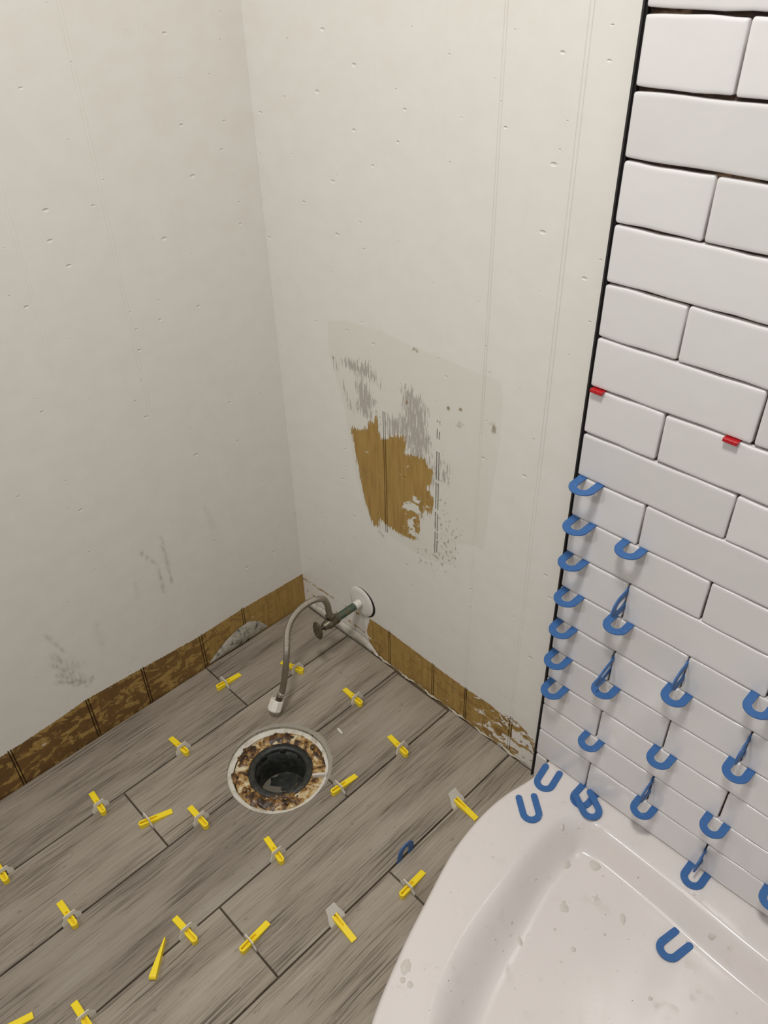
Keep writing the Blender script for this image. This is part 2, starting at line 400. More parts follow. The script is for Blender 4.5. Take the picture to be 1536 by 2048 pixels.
# back wall (plane y = 0, room on the -y side)
GB = [0.2752, 0.2796, 0.3974, 0.4022, 0.4828, 0.4868, 0.5905, 0.5955]
ub = lines_for(0.0, 1.49, 0.03, [(0.0, 0.665)], 0.003, GB)
vb = np.array(sorted(set(np.round(np.concatenate([np.arange(-0.02, 2.42, 0.04), np.arange(0, 0.78, 0.003)]), 6))))
X, Z = np.meshgrid(ub, vb)
bare_poly = [(0.1927,0.5465),(0.216,0.5475),(0.2331,0.5593),(0.2402,0.5782),(0.2522,0.5781),(0.2573,0.6052),(0.2647,0.594),(0.2638,0.5683),(0.2693,0.5527),(0.285,0.558),(0.3011,0.5721),(0.3278,0.5814),(0.3257,0.5472),(0.3464,0.5513),(0.3721,0.5577),(0.376,0.5451),(0.3923,0.5444),(0.3838,0.5132),(0.3767,0.4999),(0.3916,0.4904),(0.392,0.4738),(0.3831,0.4488),(0.3735,0.4544),(0.3623,0.4312),(0.3587,0.3824),(0.3387,0.3715),(0.3057,0.3688),(0.2805,0.3705),(0.2613,0.3757),(0.2519,0.3555),(0.2408,0.3536),(0.2247,0.3873),(0.2139,0.4339),(0.2055,0.4766),(0.1992,0.5155)]
scr_polys = [[(0.2072,0.6412),(0.2219,0.6523),(0.2417,0.6531),(0.2559,0.6186),(0.2465,0.5738),(0.2179,0.5825),(0.2069,0.6038)],
 [(0.3175,0.6676),(0.3391,0.6752),(0.3707,0.6636),(0.3762,0.6426),(0.3863,0.5747),(0.38,0.545),(0.3464,0.5381),(0.3215,0.5729),(0.2912,0.5637),(0.2818,0.5754),(0.2787,0.6025),(0.3056,0.6128),(0.3207,0.6215)],
 [(0.1555,0.6667),(0.1659,0.6671),(0.1644,0.6482),(0.1562,0.6517)],
 [(0.1662,0.6702),(0.2434,0.689),(0.2729,0.6638),(0.2726,0.6548),(0.2098,0.6512)],
 [(0.1798,0.6318),(0.2014,0.5826),(0.1928,0.5794),(0.1778,0.606)],
 [(0.372,0.559),(0.402,0.555),(0.402,0.515),(0.385,0.505)], [(0.405,0.57),(0.425,0.57),(0.425,0.53),(0.408,0.53)]]
grey_in = [(0.3427,0.4668),(0.381,0.465),(0.3687,0.3824),(0.3323,0.3624),(0.3188,0.4341)]
patch_poly = [(0.1469,0.7321),(0.1882,0.7437),(0.2648,0.7516),(0.3254,0.748),(0.4184,0.7454),(0.512,0.7459),(0.5193,0.7282),(0.5203,0.646),(0.5101,0.5385),(0.5041,0.4377),(0.4834,0.4365),(0.4452,0.4189),(0.4437,0.3677),(0.375,0.3466),(0.3427,0.3474),(0.28,0.3512),(0.2279,0.3623),(0.1978,0.459),(0.1763,0.5862),(0.1452,0.6695)]
dots_poly = [(0.3968,0.5792),(0.4172,0.5939),(0.426,0.525),(0.4388,0.4653),(0.464,0.4615),(0.4537,0.3577),(0.3753,0.3177),(0.3286,0.3451),(0.3913,0.3983)]
strip_top = np.interp(X, [0.2, 0.279, 0.401, 0.487, 0.607, 0.66], [0.094, 0.096, 0.090, 0.0875, 0.0945, 0.073])
s_poly = sdf_poly(X, Z, bare_poly)
s_strip = np.where(Z < 0.2, np.minimum(strip_top-Z, X-0.209-0.25*np.abs(Z-0.05)), -1)
# brown scored lines in the painted part of the strip near the corner
line1 = 0.0022-np.abs(Z-(0.0735+0.06*X))+np.where(X < 0.205, 0, -1)
line2 = 0.0020-np.abs(Z-(0.045-0.02*X))+np.where((X < 0.205) & (X > 0.01), 0, -1)
bare = np.maximum.reduce([s_poly, s_strip*5, np.where(Z < 0.2, np.maximum(line1, line2), -1)])
sm = lambda s, w: np.clip(0.5+s/w, 0, 1)
scrape = np.maximum.reduce([sm(sdf_poly(X, Z, p), 0.030) for p in scr_polys])*0.86
grey = sm(sdf_poly(X, Z, grey_in), 0.05)
scrape = np.maximum(scrape, sm(0.006-np.abs(s_poly), 0.02)*0.5)
dots = sm(sdf_poly(X, Z, dots_poly), 0.06)*0.62
spots = [((0.3249,0.690),.004),((0.3283,0.6627),.0055),((0.33,0.6459),.005),((0.346,0.7436),.004),((0.354,0.7425),.004),((0.4438,0.6739),.006),((0.4418,0.6479),.008),((0.4180,0.668),.005),((0.5057,0.668),.010),((0.2624,0.3418),.009),((0.1555,0.668),.003),((0.452,0.650),.004)]
spot = np.zeros_like(X)
for (c, r) in spots: spot = np.maximum(spot, np.exp(-((X-c[0])**2+(Z-c[1])**2)/(r*r)*1.2))
groove = np.zeros_like(X)
for g in GB: groove = np.maximum(groove, (np.abs(X-g) < 0.0008)*1.0)
nz = 0.5+0.5*np.sin(Z*97+1.0)*np.sin(Z*211+X*50)
opened = np.where((X > 0.27) & (X < 0.285) & (Z > 0.352) & (Z < 0.607), 1.0, 0)
opened = np.maximum(opened, np.where((X > 0.39) & (X < 0.41) & (Z > 0.372-0.02*(X-0.3974)/0.005*0) & (Z < 0.585) & (nz > 0.16), 0.95, 0))
opened = np.maximum(opened, np.where((X > 0.39) & (X < 0.41) & (Z > 0.605) & (Z < 0.645) & (nz > 0.45), 0.8, 0))
opened = np.maximum(opened, np.where((Z > 0.65) & (X > .47), 0.05, 0.0))
flake = np.where(Z < 0.2, np.clip((X-0.47)/0.15, 0, 1)*0.62+np.clip((0.245-X)/0.04, 0, 1)*0.5, 0)
flake = np.maximum(flake, np.where(Z > 0.2, grey*0.62, 0))
is_open = np.maximum(np.where(bare > -0.002, 1.0, 0), np.where(opened > 0.5, 1.0, 0))
wall_back = wall('wall_back', ub, vb, lambda u, v, d: np.stack([u, -d, v], -1),
    dict(bare=bare, scrape=scrape, dots=dots, patch=sdf_poly(X, Z, patch_poly), flake=flake, scuff=np.zeros_like(X),
         spot=spot, groove=groove, brown=np.where(Z < 0.2, 0.30+0.25*np.clip((X-.4)/.2, 0, 1), 0.0), opened=opened),
    lambda u, v: np.where(groove > 0, -np.where(is_open > 0, 0.0028, np.where(u > .42, 0.0009, 0.0002)), 0.0), M['wall_back'])

# left wall (plane x = 0, room on the +x side); u runs along -y
GL = [0.1655, 0.170, 0.2730, 0.2785, 0.4080, 0.4130, 0.5245, 0.5295, 0.6765, 0.6815]
ul = lines_for(0.0, 1.75, 0.03, [(0.0, 0.86)], 0.004, GL)
vl = np.array(sorted(set(np.round(np.concatenate([np.arange(-0.02, 2.42, 0.04), np.arange(0, 0.45, 0.004)]), 6))))
U, Z = np.meshgrid(ul, vl)
top = np.interp(U, [0, 0.17, 0.281, 0.41, 0.527, 0.597, 0.697, 0.9], [0.0870, 0.0925, 0.089, 0.097, 0.104, 0.097, 0.092, 0.092])
bareL = np.where(Z < 0.3, (top-Z)*5, -1.0)
scuff = np.zeros_like(U)
segs = [((.5551,.2441),(.5155,.141),.006,.5),((.5593,.1961),(.5197,.1443),.005,.75),((.565,.180),(.510,.139),.004,.8),((.5376,.152),(.5082,.1419),.0045,.8),((.518,.135),(.506,.146),.004,.7),((.5549,.293),(.5343,.2346),.004,.4),
        ((.561,.2233),(.5316,.1741),.005,.6),((.3091,.3667),(.3086,.2567),.0035,.55),((.3526,.3544),(.3284,.3125),.004,.45),((.3284,.3125),(.329,.2442),.0035,.5),((.38,.26),(.379,.30),.004,.25),((.47,.20),(.468,.26),.005,.2),((.2,.33),(.21,.38),.006,.2),((.545,.215),(.52,.19),.012,.25)]
for a, b, r, s_ in segs:
    d, t = sdf_seg(U, Z, a, b); scuff = np.maximum(scuff, np.exp(-(d/r)**2)*s_*(0.55+0.45*np.sin(t*9+a[0]*40)**2))
grooveL = np.zeros_like(U)
for g in GL: grooveL = np.maximum(grooveL, (np.abs(U-g) < 0.0008)*1.0)
brownL = np.where(Z < 0.3, np.interp(U, [0, .08, .2, .3, .45, .7, .9], [.15, .2, .45, .75, .9, .95, 1.0]), 0)
visible = np.where((np.abs(U-.2757) < .01) & (Z > 0.60), 0.0005, np.where((np.abs(U-.4105) < .01) & (Z > .7), 0.0002, np.where(Z < top, 0.0026, 0.00012)))
wall_left = wall('wall_left', ul, vl, lambda u, v, d: np.stack([d, -u, v], -1),
    dict(bare=bareL, scrape=np.zeros_like(U), dots=np.zeros_like(U), patch=np.zeros_like(U)-1, flake=np.zeros_like(U), scuff=scuff,
         spot=np.zeros_like(U), groove=grooveL, brown=brownL, opened=np.zeros_like(U)),
    lambda u, v: np.where(grooveL > 0, -visible, 0.0), M['wall_left'])

# mortar left on the walls, parts of the walls
def blob_strip(name, top, base, outw, parent, mat, n=40, rows=6, seed=0):
    """lumpy strip: top(t), base(t), 3D at (t, s) with outward bulge"""
    r = random.Random(seed); V, F = [], []
    for i in range(n+1):
        t = i/n
        for j in range(rows+1):
            s_ = j/rows
            V.append(outw(t, s_, math.sin(math.pi*min(max(s_, 0.02), .98))**0.6*(0.75+0.5*r.random())))
    for i in range(n):
        for j in range(rows): F.append((i*(rows+1)+j, (i+1)*(rows+1)+j, (i+1)*(rows+1)+j+1, i*(rows+1)+j+1))
    return mesh_obj(name, V, F, mat, parent, True)
lt = lambda t: np.interp(t, [0, .12, .3, .5, .7, .85, 1], [.004, .018, .036, .047, .050, .036, .006])
blob_strip('mortar_smear', None, None, lambda t, s_, b: (0.0008+0.007*b*math.sin(math.pi*min(max(t, .03), .97)), -0.268+0.155*t, 0.0005+lt(t)*s_), wall_left, M['mortar'], 44, 7, 3)
lb = lambda t: np.interp(t, [0, .1, .5, .8, .9, 1], [.012, .020, .026, .030, .022, .004])
blob_strip('mortar_smear', None, None, lambda t, s_, b: (0.01+0.235*t, -0.0008-0.004*b, 0.0005+lb(t)*s_), wall_back, M['plaster'], 50, 5, 4)
lc = lambda t: 0.0018+0.0035*max(0, math.sin(t*23+1))*math.sin(t*57)**2+0.0015*math.sin(t*131)
blob_strip('mortar_smear', None, None, lambda t, s_, b: (0.245+0.40*t, -0.0006-0.0050*b*max(0.05, 0.45+0.55*math.sin(t*37)), 0.0003+max(lc(t), .0006)*s_), wall_back, M['caulk'], 90, 4, 5)

# ------------------------------------------------------------------ floor
HC, HR = (0.311, -0.330), 0.0945
bm = bmesh.new()
x0, x1, y0, y1, zt = 0.0, 1.49, -1.75, 0.0, -0.0050
rect = [bm.verts.new(p) for p in ((x0, y0, zt), (x1, y0, zt), (x1, y1, zt), (x0, y1, zt))]
circ = [bm.verts.new((HC[0]+0.0948*math.cos(a), HC[1]+0.0948*math.sin(a), zt)) for a in np.linspace(0, 2*math.pi, 40, endpoint=False)]
E_ = [bm.edges.new((rect[i], rect[(i+1) % 4])) for i in range(4)]+[bm.edges.new((circ[i], circ[(i+1) % 40])) for i in range(40)]
bmesh.ops.triangle_fill(bm, edges=E_, use_beauty=True)
low = [bm.verts.new((v.co.x, v.co.y, -0.18)) for v in circ]
for i in range(40): bm.faces.new((circ[i], circ[(i+1) % 40], low[(i+1) % 40], low[i]))
rl = [bm.verts.new((v.co.x, v.co.y, -0.06)) for v in rect]
for i in range(4): bm.faces.new((rect[i], rect[(i+1) % 4], rl[(i+1) % 4], rl[i]))
floor = bm_obj('floor', bm, M['joint'], None, False, 'structure')

def cut_rect(xa, xb, ya, yb):
    R = [(xa, ya), (xb, ya), (xb, yb), (xa, yb)]
    ins = lambda p: math.hypot(p[0]-HC[0], p[1]-HC[1]) < HR
    A = [(HC[0]+HR*math.cos(a), HC[1]+HR*math.sin(a)) for a in np.linspace(0, 2*math.pi, 240, endpoint=False)]
    inr = [xa < p[0] < xb and ya < p[1] < yb for p in A]
    if not any(inr): return R
    k0 = next(i for i in range(240) if inr[i] and not inr[i-1])
    arc = []; i = k0
    while inr[i % 240]: arc.append(A[i % 240]); i += 1
    arc = arc[::4]+[arc[-1]]
    # snap the arc's ends to the rectangle edges
    def snap(p):
        d = [(abs(p[0]-xa), (xa, p[1])), (abs(p[0]-xb), (xb, p[1])), (abs(p[1]-ya), (p[0], ya)), (abs(p[1]-yb), (p[0], yb))]
        return min(d)[1]
    arc = [snap(arc[0])]+arc[1:-1]+[snap(arc[-1])]
    arc = arc[::-1]                       # clockwise when walked with the CCW rectangle
    def param(p):
        if abs(p[1]-ya) < 1e-9: return (p[0]-xa)/(xb-xa)
        if abs(p[0]-xb) < 1e-9: return 1+(p[1]-ya)/(yb-ya)
        if abs(p[1]-yb) < 1e-9: return 2+(xb-p[0])/(xb-xa)
        return 3+(yb-p[1])/(yb-ya)
    ps, pe = param(arc[0]), param(arc[-1])
    rest = sorted(((k-pe) % 4, R[k]) for k in range(4) if (k-pe) % 4 < (ps-pe) % 4)
    return arc+[p for _, p in rest]
rowx = [(0.004, 0.1490), (0.1520, 0.2987), (0.3017, 0.4478), (0.4508, 0.5990), (0.6020, 0.7490), (0.7520, 0.8990), (0.9020, 1.0490), (1.0520, 1.1990), (1.2020, 1.3490), (1.3520, 1.4870)]
joints = [[-0.006, -0.2800, -0.8840, -1.488], [-0.005, -0.5605, -1.1645], [-0.008, -0.2800, -0.8840, -1.488], [-0.004, -0.5600, -1.164], [-0.0055, -0.3265, -0.9305, -1.50], [-0.46, -0.61, -1.175], [-0.60, -0.845, -1.41], [-0.66, -1.125], [-0.66, -0.8915, -1.45], [-0.66, -1.175]]
for (xa, xb), js in zip(rowx, joints):
    for ya, yb in zip(js[1:], js[:-1]):
        o_ = 0.0015
        out = cut_rect(xa, xb, ya+o_, yb-(o_ if yb < -0.02 else 0))
        cx, cy = (xa+xb)/2, (ya+yb)/2
        bm = prism([(p[0]-cx, p[1]-cy) for p in out], -0.0048, 0.0, 0.0006)
        t = bm_obj('floor_tile', bm, M['plank'], floor); t.location = (cx, cy, random.uniform(-0.0004, 0.0002))

# mortar film round the flange cut-out and a drip of white paint
q = random.Random(3); V, F = [], []
for i in range(41):
    a = math.radians(20+175*i/40); e = math.sin(math.pi*i/40)**0.7
    for j, r_ in enumerate((0.0950, 0.0975+0.001*q.random(), 0.0980+0.0075*e*(0.6+0.6*q.random()))):
        V.append((HC[0]+r_*math.cos(a), HC[1]+r_*math.sin(a), (0.0006, 0.0012, 0.0001)[j]))
for i in range(40):
    for j in range(2): F.append((3*i+j, 3*i+3+j, 3*i+4+j, 3*i+1+j))
mesh_obj('mortar_smear', V, F, M['film'], floor, True)
V, F = lathe([(0.0005, 0.0012), (0.0022, 0.0010), (0.0034, 0.0001)], 12)
o = mesh_obj('paint_drip', [(a*1.0+0.0006*math.sin(b*900), b*3.2, c) for a, b, c in V], F, M['dab'], floor, True); o.location = (0.3312, -0.1918, 0.0002); o.rotation_euler = (0, 0, math.radians(88))

# ------------------------------------------------------------------ wall tiling
ZJ, HJ = 1.18920, 0.0658835
bm = bmesh.new(); add_box(bm, 0.6605, 0.6815, -0.0046, -0.0004, 0.0, ZJ+2.2*HJ); add_box(bm, 0.6815, 1.47, -0.0046, -0.0004, 0.0702, ZJ+2.2*HJ)
bm_obj('tile_adhesive_bed', bm, M['bed'], wall_back)
def tile_mesh(wd, ht, r):
    """slightly pillowed, hand made looking tile, face towards -y, origin at its centre on the bed"""
    cr = 0.0028; pts = []
    def side(a, b, n): return [(a[0]+(b[0]-a[0])*k/n, a[1]+(b[1]-a[1])*k/n) for k in range(n+1)]
    hw, hh = wd/2, ht/2
    for (cx, cy, a0) in ((hw-cr, hh-cr, 0), (-hw+cr, hh-cr, 90), (-hw+cr, -hh+cr, 180), (hw-cr, -hh+cr, 270)):
        for k in range(4): a = math.radians(a0+30*k); pts.append((cx+cr*math.cos(a), cy+cr*math.sin(a)))
        if cx > 0 and cy > 0 or cx < 0 and cy < 0:
            sgn = -1 if cy > 0 else 1; nseg = 8
            for k in range(1, nseg): pts.append((-sgn*(hw-cr)*(1-2*k/nseg), cy+(cr if cy > 0 else -cr)))
    ph = [r.uniform(0, 6.28) for _ in range(4)]
    P = []
    for (x, y) in pts:
        wv = 0.00055*(math.sin(x*60+ph[0])+0.6*math.sin(x*131+ph[1])) if abs(y) > hh-cr*0.5 else 0
        P.append((x, y+(wv if y > 0 else -wv*0.8)))
    n = len(P); V, F = [], []
    rings = [(0, 0.0), (0, -0.0062), (0.0004, -0.0072), (0.0012, -0.0077), (0.0040, -0.00785), (0.0060, -0.00786)]
    for ins, y in rings:
        for (a, b) in P: V.append((a*(1-ins/hw), y, b*(1-ins/hh)))
    for i in range(len(rings)-1):
        for k in range(n): F.append((i*n+k, i*n+(k+1) % n, (i+1)*n+(k+1) % n, (i+1)*n+k))
    F.append(tuple((len(rings)-1)*n+k for k in range(n)))
    bm = bmesh.new(); vs = [bm.verts.new(v) for v in V]
    for f in F: bm.faces.new([vs[i] for i in f])
    return bm
rr = random.Random(5)
for i in range(-1, 17):
    zt_, zb_ = ZJ-i*HJ, ZJ-(i+1)*HJ
    if i == -1: zt_ = ZJ+HJ
    xs = [0.6600, 0.7620] if i % 2 == 0 else [0.6600, 0.8655]
    while xs[-1] < 1.46: xs.append(min(xs[-1]+0.2069, 1.47))
    gz = 0.0024 if i >= 8 else (0.0032 if i >= 3 else 0.0040)
    gx = 0.0026
    for xa, xb in zip(xs, xs[1:]):
        wd = xb-xa-gx*(0.5 if xa < 0.661 else 1); ht = zt_-zb_-gz
        cx = (xa+(0 if xa < 0.661 else gx/2)+xb-gx/2)/2
        t = bm_obj('wall_tile', tile_mesh(wd, ht, rr), M['tile'], wall_back, True)
        t.location = (cx+rr.uniform(-.0003, .0003), -0.0044, (zt_+zb_)/2+rr.uniform(-.0002, .0002))
        t.rotation_euler = (rr.uniform(-.006, .006), rr.uniform(-.004, .004)*(1 if i < 6 else 0.4), rr.uniform(-.003, .003))
# cut piece beside the tray
t = bm_obj('wall_tile', tile_mesh(0.0215, 0.0655, rr), M['tile'], wall_back, True); t.location = (0.6712, -0.0044, 0.0340)
# dark edge trim
bm = bmesh.new(); add_box(bm, 0.6556, 0.6578, -0.0128, -0.0002, 0.0, ZJ+2.2*HJ)
add_box(bm, 0.6578, 0.6598, -0.0095, -0.0002, 0.0, ZJ+2.2*HJ)
bm_obj('trim_1', bm, M['trim'], None, False, 'structure')

# ------------------------------------------------------------------ shower tray
RZ = 0.0680                                   # rim height
outer = [(0.6835,-0.0010),(0.6845,-0.0545),(0.6715,-0.116),(0.6680,-0.1785),(0.6762,-0.257),(0.7006,-0.3475),(0.7246,-0.4265),(0.7629,-0.5235),(0.815,-0.600),(0.88,-0.662),(0.96,-0.710),(1.06,-0.745),(1.20,-0.765),(1.44,-0.765)]
inner = [(0.800,-0.0500),(0.772,-0.062),(0.7585,-0.0900),(0.7545,-0.157),(0.7618,-0.243),(0.7700,-0.3335),(0.7905,-0.4185),(0.8160,-0.4715),(0.862,-0.535),(0.92,-0.592),(0.99,-0.635),(1.08,-0.668),(1.20,-0.683),(1.36,-0.683)]
def resample(P, n):
    P = np.array(P); d = np.concatenate([[0], np.cumsum(np.linalg.norm(np.diff(P, axis=0), axis=1))])
    t = np.linspace(0, d[-1], n); return np.stack([np.interp(t, d, P[:, k]) for k in range(2)], 1)
n1, n2, n3 = 90, 30, 40
oc = np.vstack([resample(catmull(outer, 8), n1), resample([outer[-1], (1.465, -0.74), (1.465, -0.04), (1.465, -0.0010)], n2)[1:], resample([(1.465, -0.0010), outer[0]], n3)[1:-1]])
ic = np.vstack([resample(catmull(inner, 8), n1), resample(catmull([inner[-1], (1.40, -0.66), (1.415, -0.60), (1.415, -0.13), (1.40, -0.085), (1.36, -0.070)], 6), n2)[1:], resample(catmull([(1.36, -0.070), (1.10, -0.0665), (0.95, -0.0555), inner[0]], 6), n3)[1:-1]])
cen = np.array([1.06, -0.36])
FZ = 0.020
# floor curve: pulled in from the inner curve, wide soft cove on the front, tight on the wall side
fc = []
for p in ic:
    d = cen-p; L_ = np.linalg.norm(d)
    wall_side = np.clip((p[1]+0.16)/0.08, 0, 1)*np.clip((p[0]-0.76)/0.05, 0, 1)
    pull = 0.070*(1-wall_side)+0.034*wall_side
    if wall_side > 0.5: q = p+np.array([0.15*pull*np.sign(d[0])*0, -pull])
    else: q = p+d/L_*pull
    fc.append(q)
fc = np.array(fc)
for _ in range(6): fc = 0.5*fc+0.25*(np.roll(fc, 1, 0)+np.roll(fc, -1, 0))
def lerp(a, b, t): return a+(b-a)*t
rings = []
def ring(P, z): rings.append(np.column_stack([P, np.broadcast_to(z, (len(P),))]))
ins = lambda P, k: P+(cen-P)/np.linalg.norm(cen-P, axis=1)[:, None]*k
ring(ins(oc, 0.012), 0.0008); ring(ins(oc, 0.002), 0.002); ring(ins(oc, 0.0008), 0.030); ring(oc, RZ-0.010)
for a in (25, 50, 75, 90): ring(ins(oc, 0.008*(1-math.cos(math.radians(a)))), RZ-0.010+0.010*math.sin(math.radians(a)))
ring(lerp(oc, ic, 0.35), RZ+0.0003); ring(lerp(oc, ic, 0.7), RZ); ring(lerp(oc, ic, 0.90), RZ-0.0006)
for t in np.linspace(0, 1, 13):
    zz_ = RZ-0.0012-(RZ-0.0012-FZ-0.0012)*(3*t*t-2*t**3)
    ring(lerp(ic, fc, t), zz_)
for t, dz in ((0.03, 0.0004), (0.08, 0.0), (0.3, -0.001), (0.6, -0.002), (0.92, -0.003)): ring(lerp(fc, cen, t), FZ+dz)
N = len(oc); V = np.vstack(rings+[np.array([[cen[0], cen[1], FZ-0.003]])]).tolist(); F = []
for i in range(len(rings)-1):
    for k in range(N): F.append((i*N+k, i*N+(k+1) % N, (i+1)*N+(k+1) % N, (i+1)*N+k))
lastr = (len(rings)-1)*N
for k in range(N): F.append((lastr+k, lastr+(k+1) % N, len(V)-1))
F.append(tuple(range(N))[::-1])
tray = mesh_obj('shower_tray', V, F, M['tray'], None, True)
bm = bmesh.new(); bm.from_mesh(tray.data); bmesh.ops.recalc_face_normals(bm, faces=bm.faces[:]); bm.to_mesh(tray.data); bm.free()
tag(tray, 'white curved front shower tray with a sunken floor below the white tiling', 'shower tray')
from mathutils.bvhtree import BVHTree
tb = BVHTree.FromPolygons([tuple(v) for v in V], F)
def drop(x, y):
    h, nrm, *_ = tb.ray_cast(Vector((x, y, 1.0)), Vector((0, 0, -1)))
    if h is None: return None, None
    return h, (nrm if nrm.z > 0 else -nrm)
def dab(x, y, r, name='dried_adhesive_spot', mat=None, asp=1.0, rot=0.0, hgt=0.0012, seed=0):
    q = random.Random(seed+int(x*1e4)); n = 14; h, nrm = drop(x, y); VV = [(0, 0, hgt)]; FF = []
    rad = [r*(0.8+0.35*q.random()) for _ in range(n)]
    for f, z in ((0.7, hgt*0.85), (1.0, -0.0003)):
        for k in range(n):
            a = 2*math.pi*k/n; px, py = rad[k]*f*math.cos(a)*asp, rad[k]*f*math.sin(a)
            VV.append((px*math.cos(rot)-py*math.sin(rot), px*math.sin(rot)+py*math.cos(rot), z))
    for k in range(n):
        FF.append((0, 1+k, 1+(k+1) % n)); FF.append((1+k, 1+n+k, 1+n+(k+1) % n, 1+(k+1) % n))
    MM = Matrix.Translation(h) @ nrm.to_track_quat('Z', 'Y').to_matrix().to_4x4()
    return mesh_obj(name, xf(VV, MM), FF, mat or M['dab'], tray, True)
dab(0.8423, -0.0930, 0.0095, hgt=0.002, asp=1.1); dab(0.8089, -0.1237, 0.0072, asp=1.2); dab(0.8468, -0.1853, 0.0080); dab(0.841, -0.178, 0.003)
dab(0.9209, -0.1360, 0.0045, asp=2.2, rot=-.9); dab(0.8925, -0.2267, 0.0042); dab(0.8286, -0.2745, 0.0035, asp=2.4, rot=.9); dab(0.8052, -0.2663, 0.0030)
dab(0.7469, -0.4370, 0.0080, asp=1.5); dab(0.7549, -0.4525, 0.0050); dab(0.7669, -0.4498, 0.0050); dab(1.0318, -0.0790, 0.0050, asp=1.6, rot=1.2); dab(0.7758, -0.0946, 0.0035, asp=2.0, rot=.9)
dab(0.8733, -0.1369, 0.0022, asp=4.2, rot=0.25, hgt=0.0006); dab(0.8733, -0.1369, 0.0022, asp=4.2, rot=1.8, hgt=0.0006)
dab(0.8552, -0.2223, 0.0028); dab(1.0086, -0.2066, 0.0035); dab(0.9132, -0.1754, 0.0025)
q = random.Random(9); dV, dF = [], []
for k in range(70):
    x, y = q.uniform(0.78, 1.25), q.uniform(-0.6, -0.07)
    if k < 8: x, y = q.uniform(0.69, 0.74), q.uniform(-0.35, -0.03)
    h, nrm = drop(x, y)
    if h is None: continue
    s_ = q.uniform(0.0005, 0.0014); b = len(dV); a = q.uniform(0, 3)
    for (ax, ay) in ((1, 0), (0, .5), (-1, 0), (0, -.5)):
        dV.append((h.x+s_*(ax*math.cos(a)-ay*math.sin(a)), h.y+s_*(ax*math.sin(a)+ay*math.cos(a)), h.z+0.0001))
    dV.append((h.x, h.y, h.z+0.0008)); dF += [(b+i, b+(i+1) % 4, b+4) for i in range(4)]
mesh_obj('grit', dV, dF, M['dirt'], tray, False, 'stuff')

# ------------------------------------------------------------------ toilet flange in the floor
tf = empty('toilet_flange', (HC[0], HC[1], 0.0))
tag(tf, 'rusty old round toilet flange set in the floor, crusted with brown wax', 'drain')
def lumpy(profile, n, amp, seed, closed=True, rr_amp=0.0):
    V, F = lathe(profile, n, closed=closed); r = np.random.default_rng(seed)
    V = np.array(V); ang = np.arctan2(V[:, 1], V[:, 0]); rad = np.hypot(V[:, 0], V[:, 1])
    a1, a2, a3, a4 = r.uniform(0, 6.28, 4)
    d = amp*(np.sin(ang*5+a1)+0.7*np.sin(ang*11+a2)+0.6*np.sin(ang*23+rad*200+a3)+0.8*r.normal(size=len(V))*0.5)
    V[:, 2] += d*0.6
    k = 1+rr_amp*(np.sin(ang*7+a4)+0.6*np.sin(ang*17+a2)+0.5*r.normal(size=len(V)))
    V[:, 0] *= k; V[:, 1] *= k
    return V.tolist(), F
V, F = lumpy([(0.0600, -0.016), (0.0600, -0.0075), (0.063, -0.0060), (0.070, -0.0052), (0.078, -0.0050), (0.0835, -0.0058), (0.0862, -0.0085), (0.0862, -0.016)], 90, 0.0006, 1, True, 0.004)
mesh_obj('flange_ring', V, F, M['rust'], tf, True)
V, F = lumpy([(0.0465, -0.020), (0.0465, -0.0085), (0.0490, -0.0050), (0.0545, -0.0042), (0.0600, -0.0060), (0.0618, -0.0090), (0.0618, -0.020)], 72, 0.0004, 2, True, 0.002)
mesh_obj('pipe_collar', V, F, M['pipe'], tf, True)
V, F = lathe([(0.0465, -0.012), (0.0462, -0.060), (0.0445, -0.075), (0.0445, -0.130), (0.0500, -0.130), (0.0500, -0.012)], 56, closed=True)
o = mesh_obj('drain_pipe', V, F, M['pipe'], tf, True)
V, F = lathe([(0.0444, -0.076), (0.030, -0.0759), (0.002, -0.0758)], 40)
mesh_obj('water', V, F[:-2]+[F[-1]], M['water'], tf, True)
# white plaster bed around it, left side wide
V, F = lumpy([(0.0835, -0.0086), (0.0845, -0.0072), (0.088, -0.0060), (0.0925, -0.0050), (0.0944, -0.0040), (0.0944, -0.0086)], 90, 0.0005, 3, True, 0.002)
o = mesh_obj('plaster_ring', V, F, M['plaster'], tf, True)
# wax and rust crusts lying on the ring
def crust(a0, a1, r0, r1, h, seed, mat):
    r = np.random.default_rng(seed); n = max(6, int((a1-a0)/3)); V, F = [], []; m_ = 6
    for i in range(n+1):
        a = math.radians(a0+(a1-a0)*i/n); e = math.sin(math.pi*i/n)**0.5
        c = (r0+r1)/2+0.0025*math.sin(i*1.3+seed)
        wd = (r1-r0)/2*(0.25+0.75*e)*(0.75+0.5*r.random())
        for j in range(m_+1):
            s_ = -1+2*j/m_
            z = -0.0066+0.7*h*e*(1-s_*s_)**0.7*(0.45+0.9*r.random())
            V.append((math.cos(a)*(c+wd*s_), math.sin(a)*(c+wd*s_), z))
    for i in range(n):
        for j in range(m_): F.append((i*(m_+1)+j, (i+1)*(m_+1)+j, (i+1)*(m_+1)+j+1, i*(m_+1)+j+1))
    return mesh_obj('wax_crust', V, F, mat, tf, True)
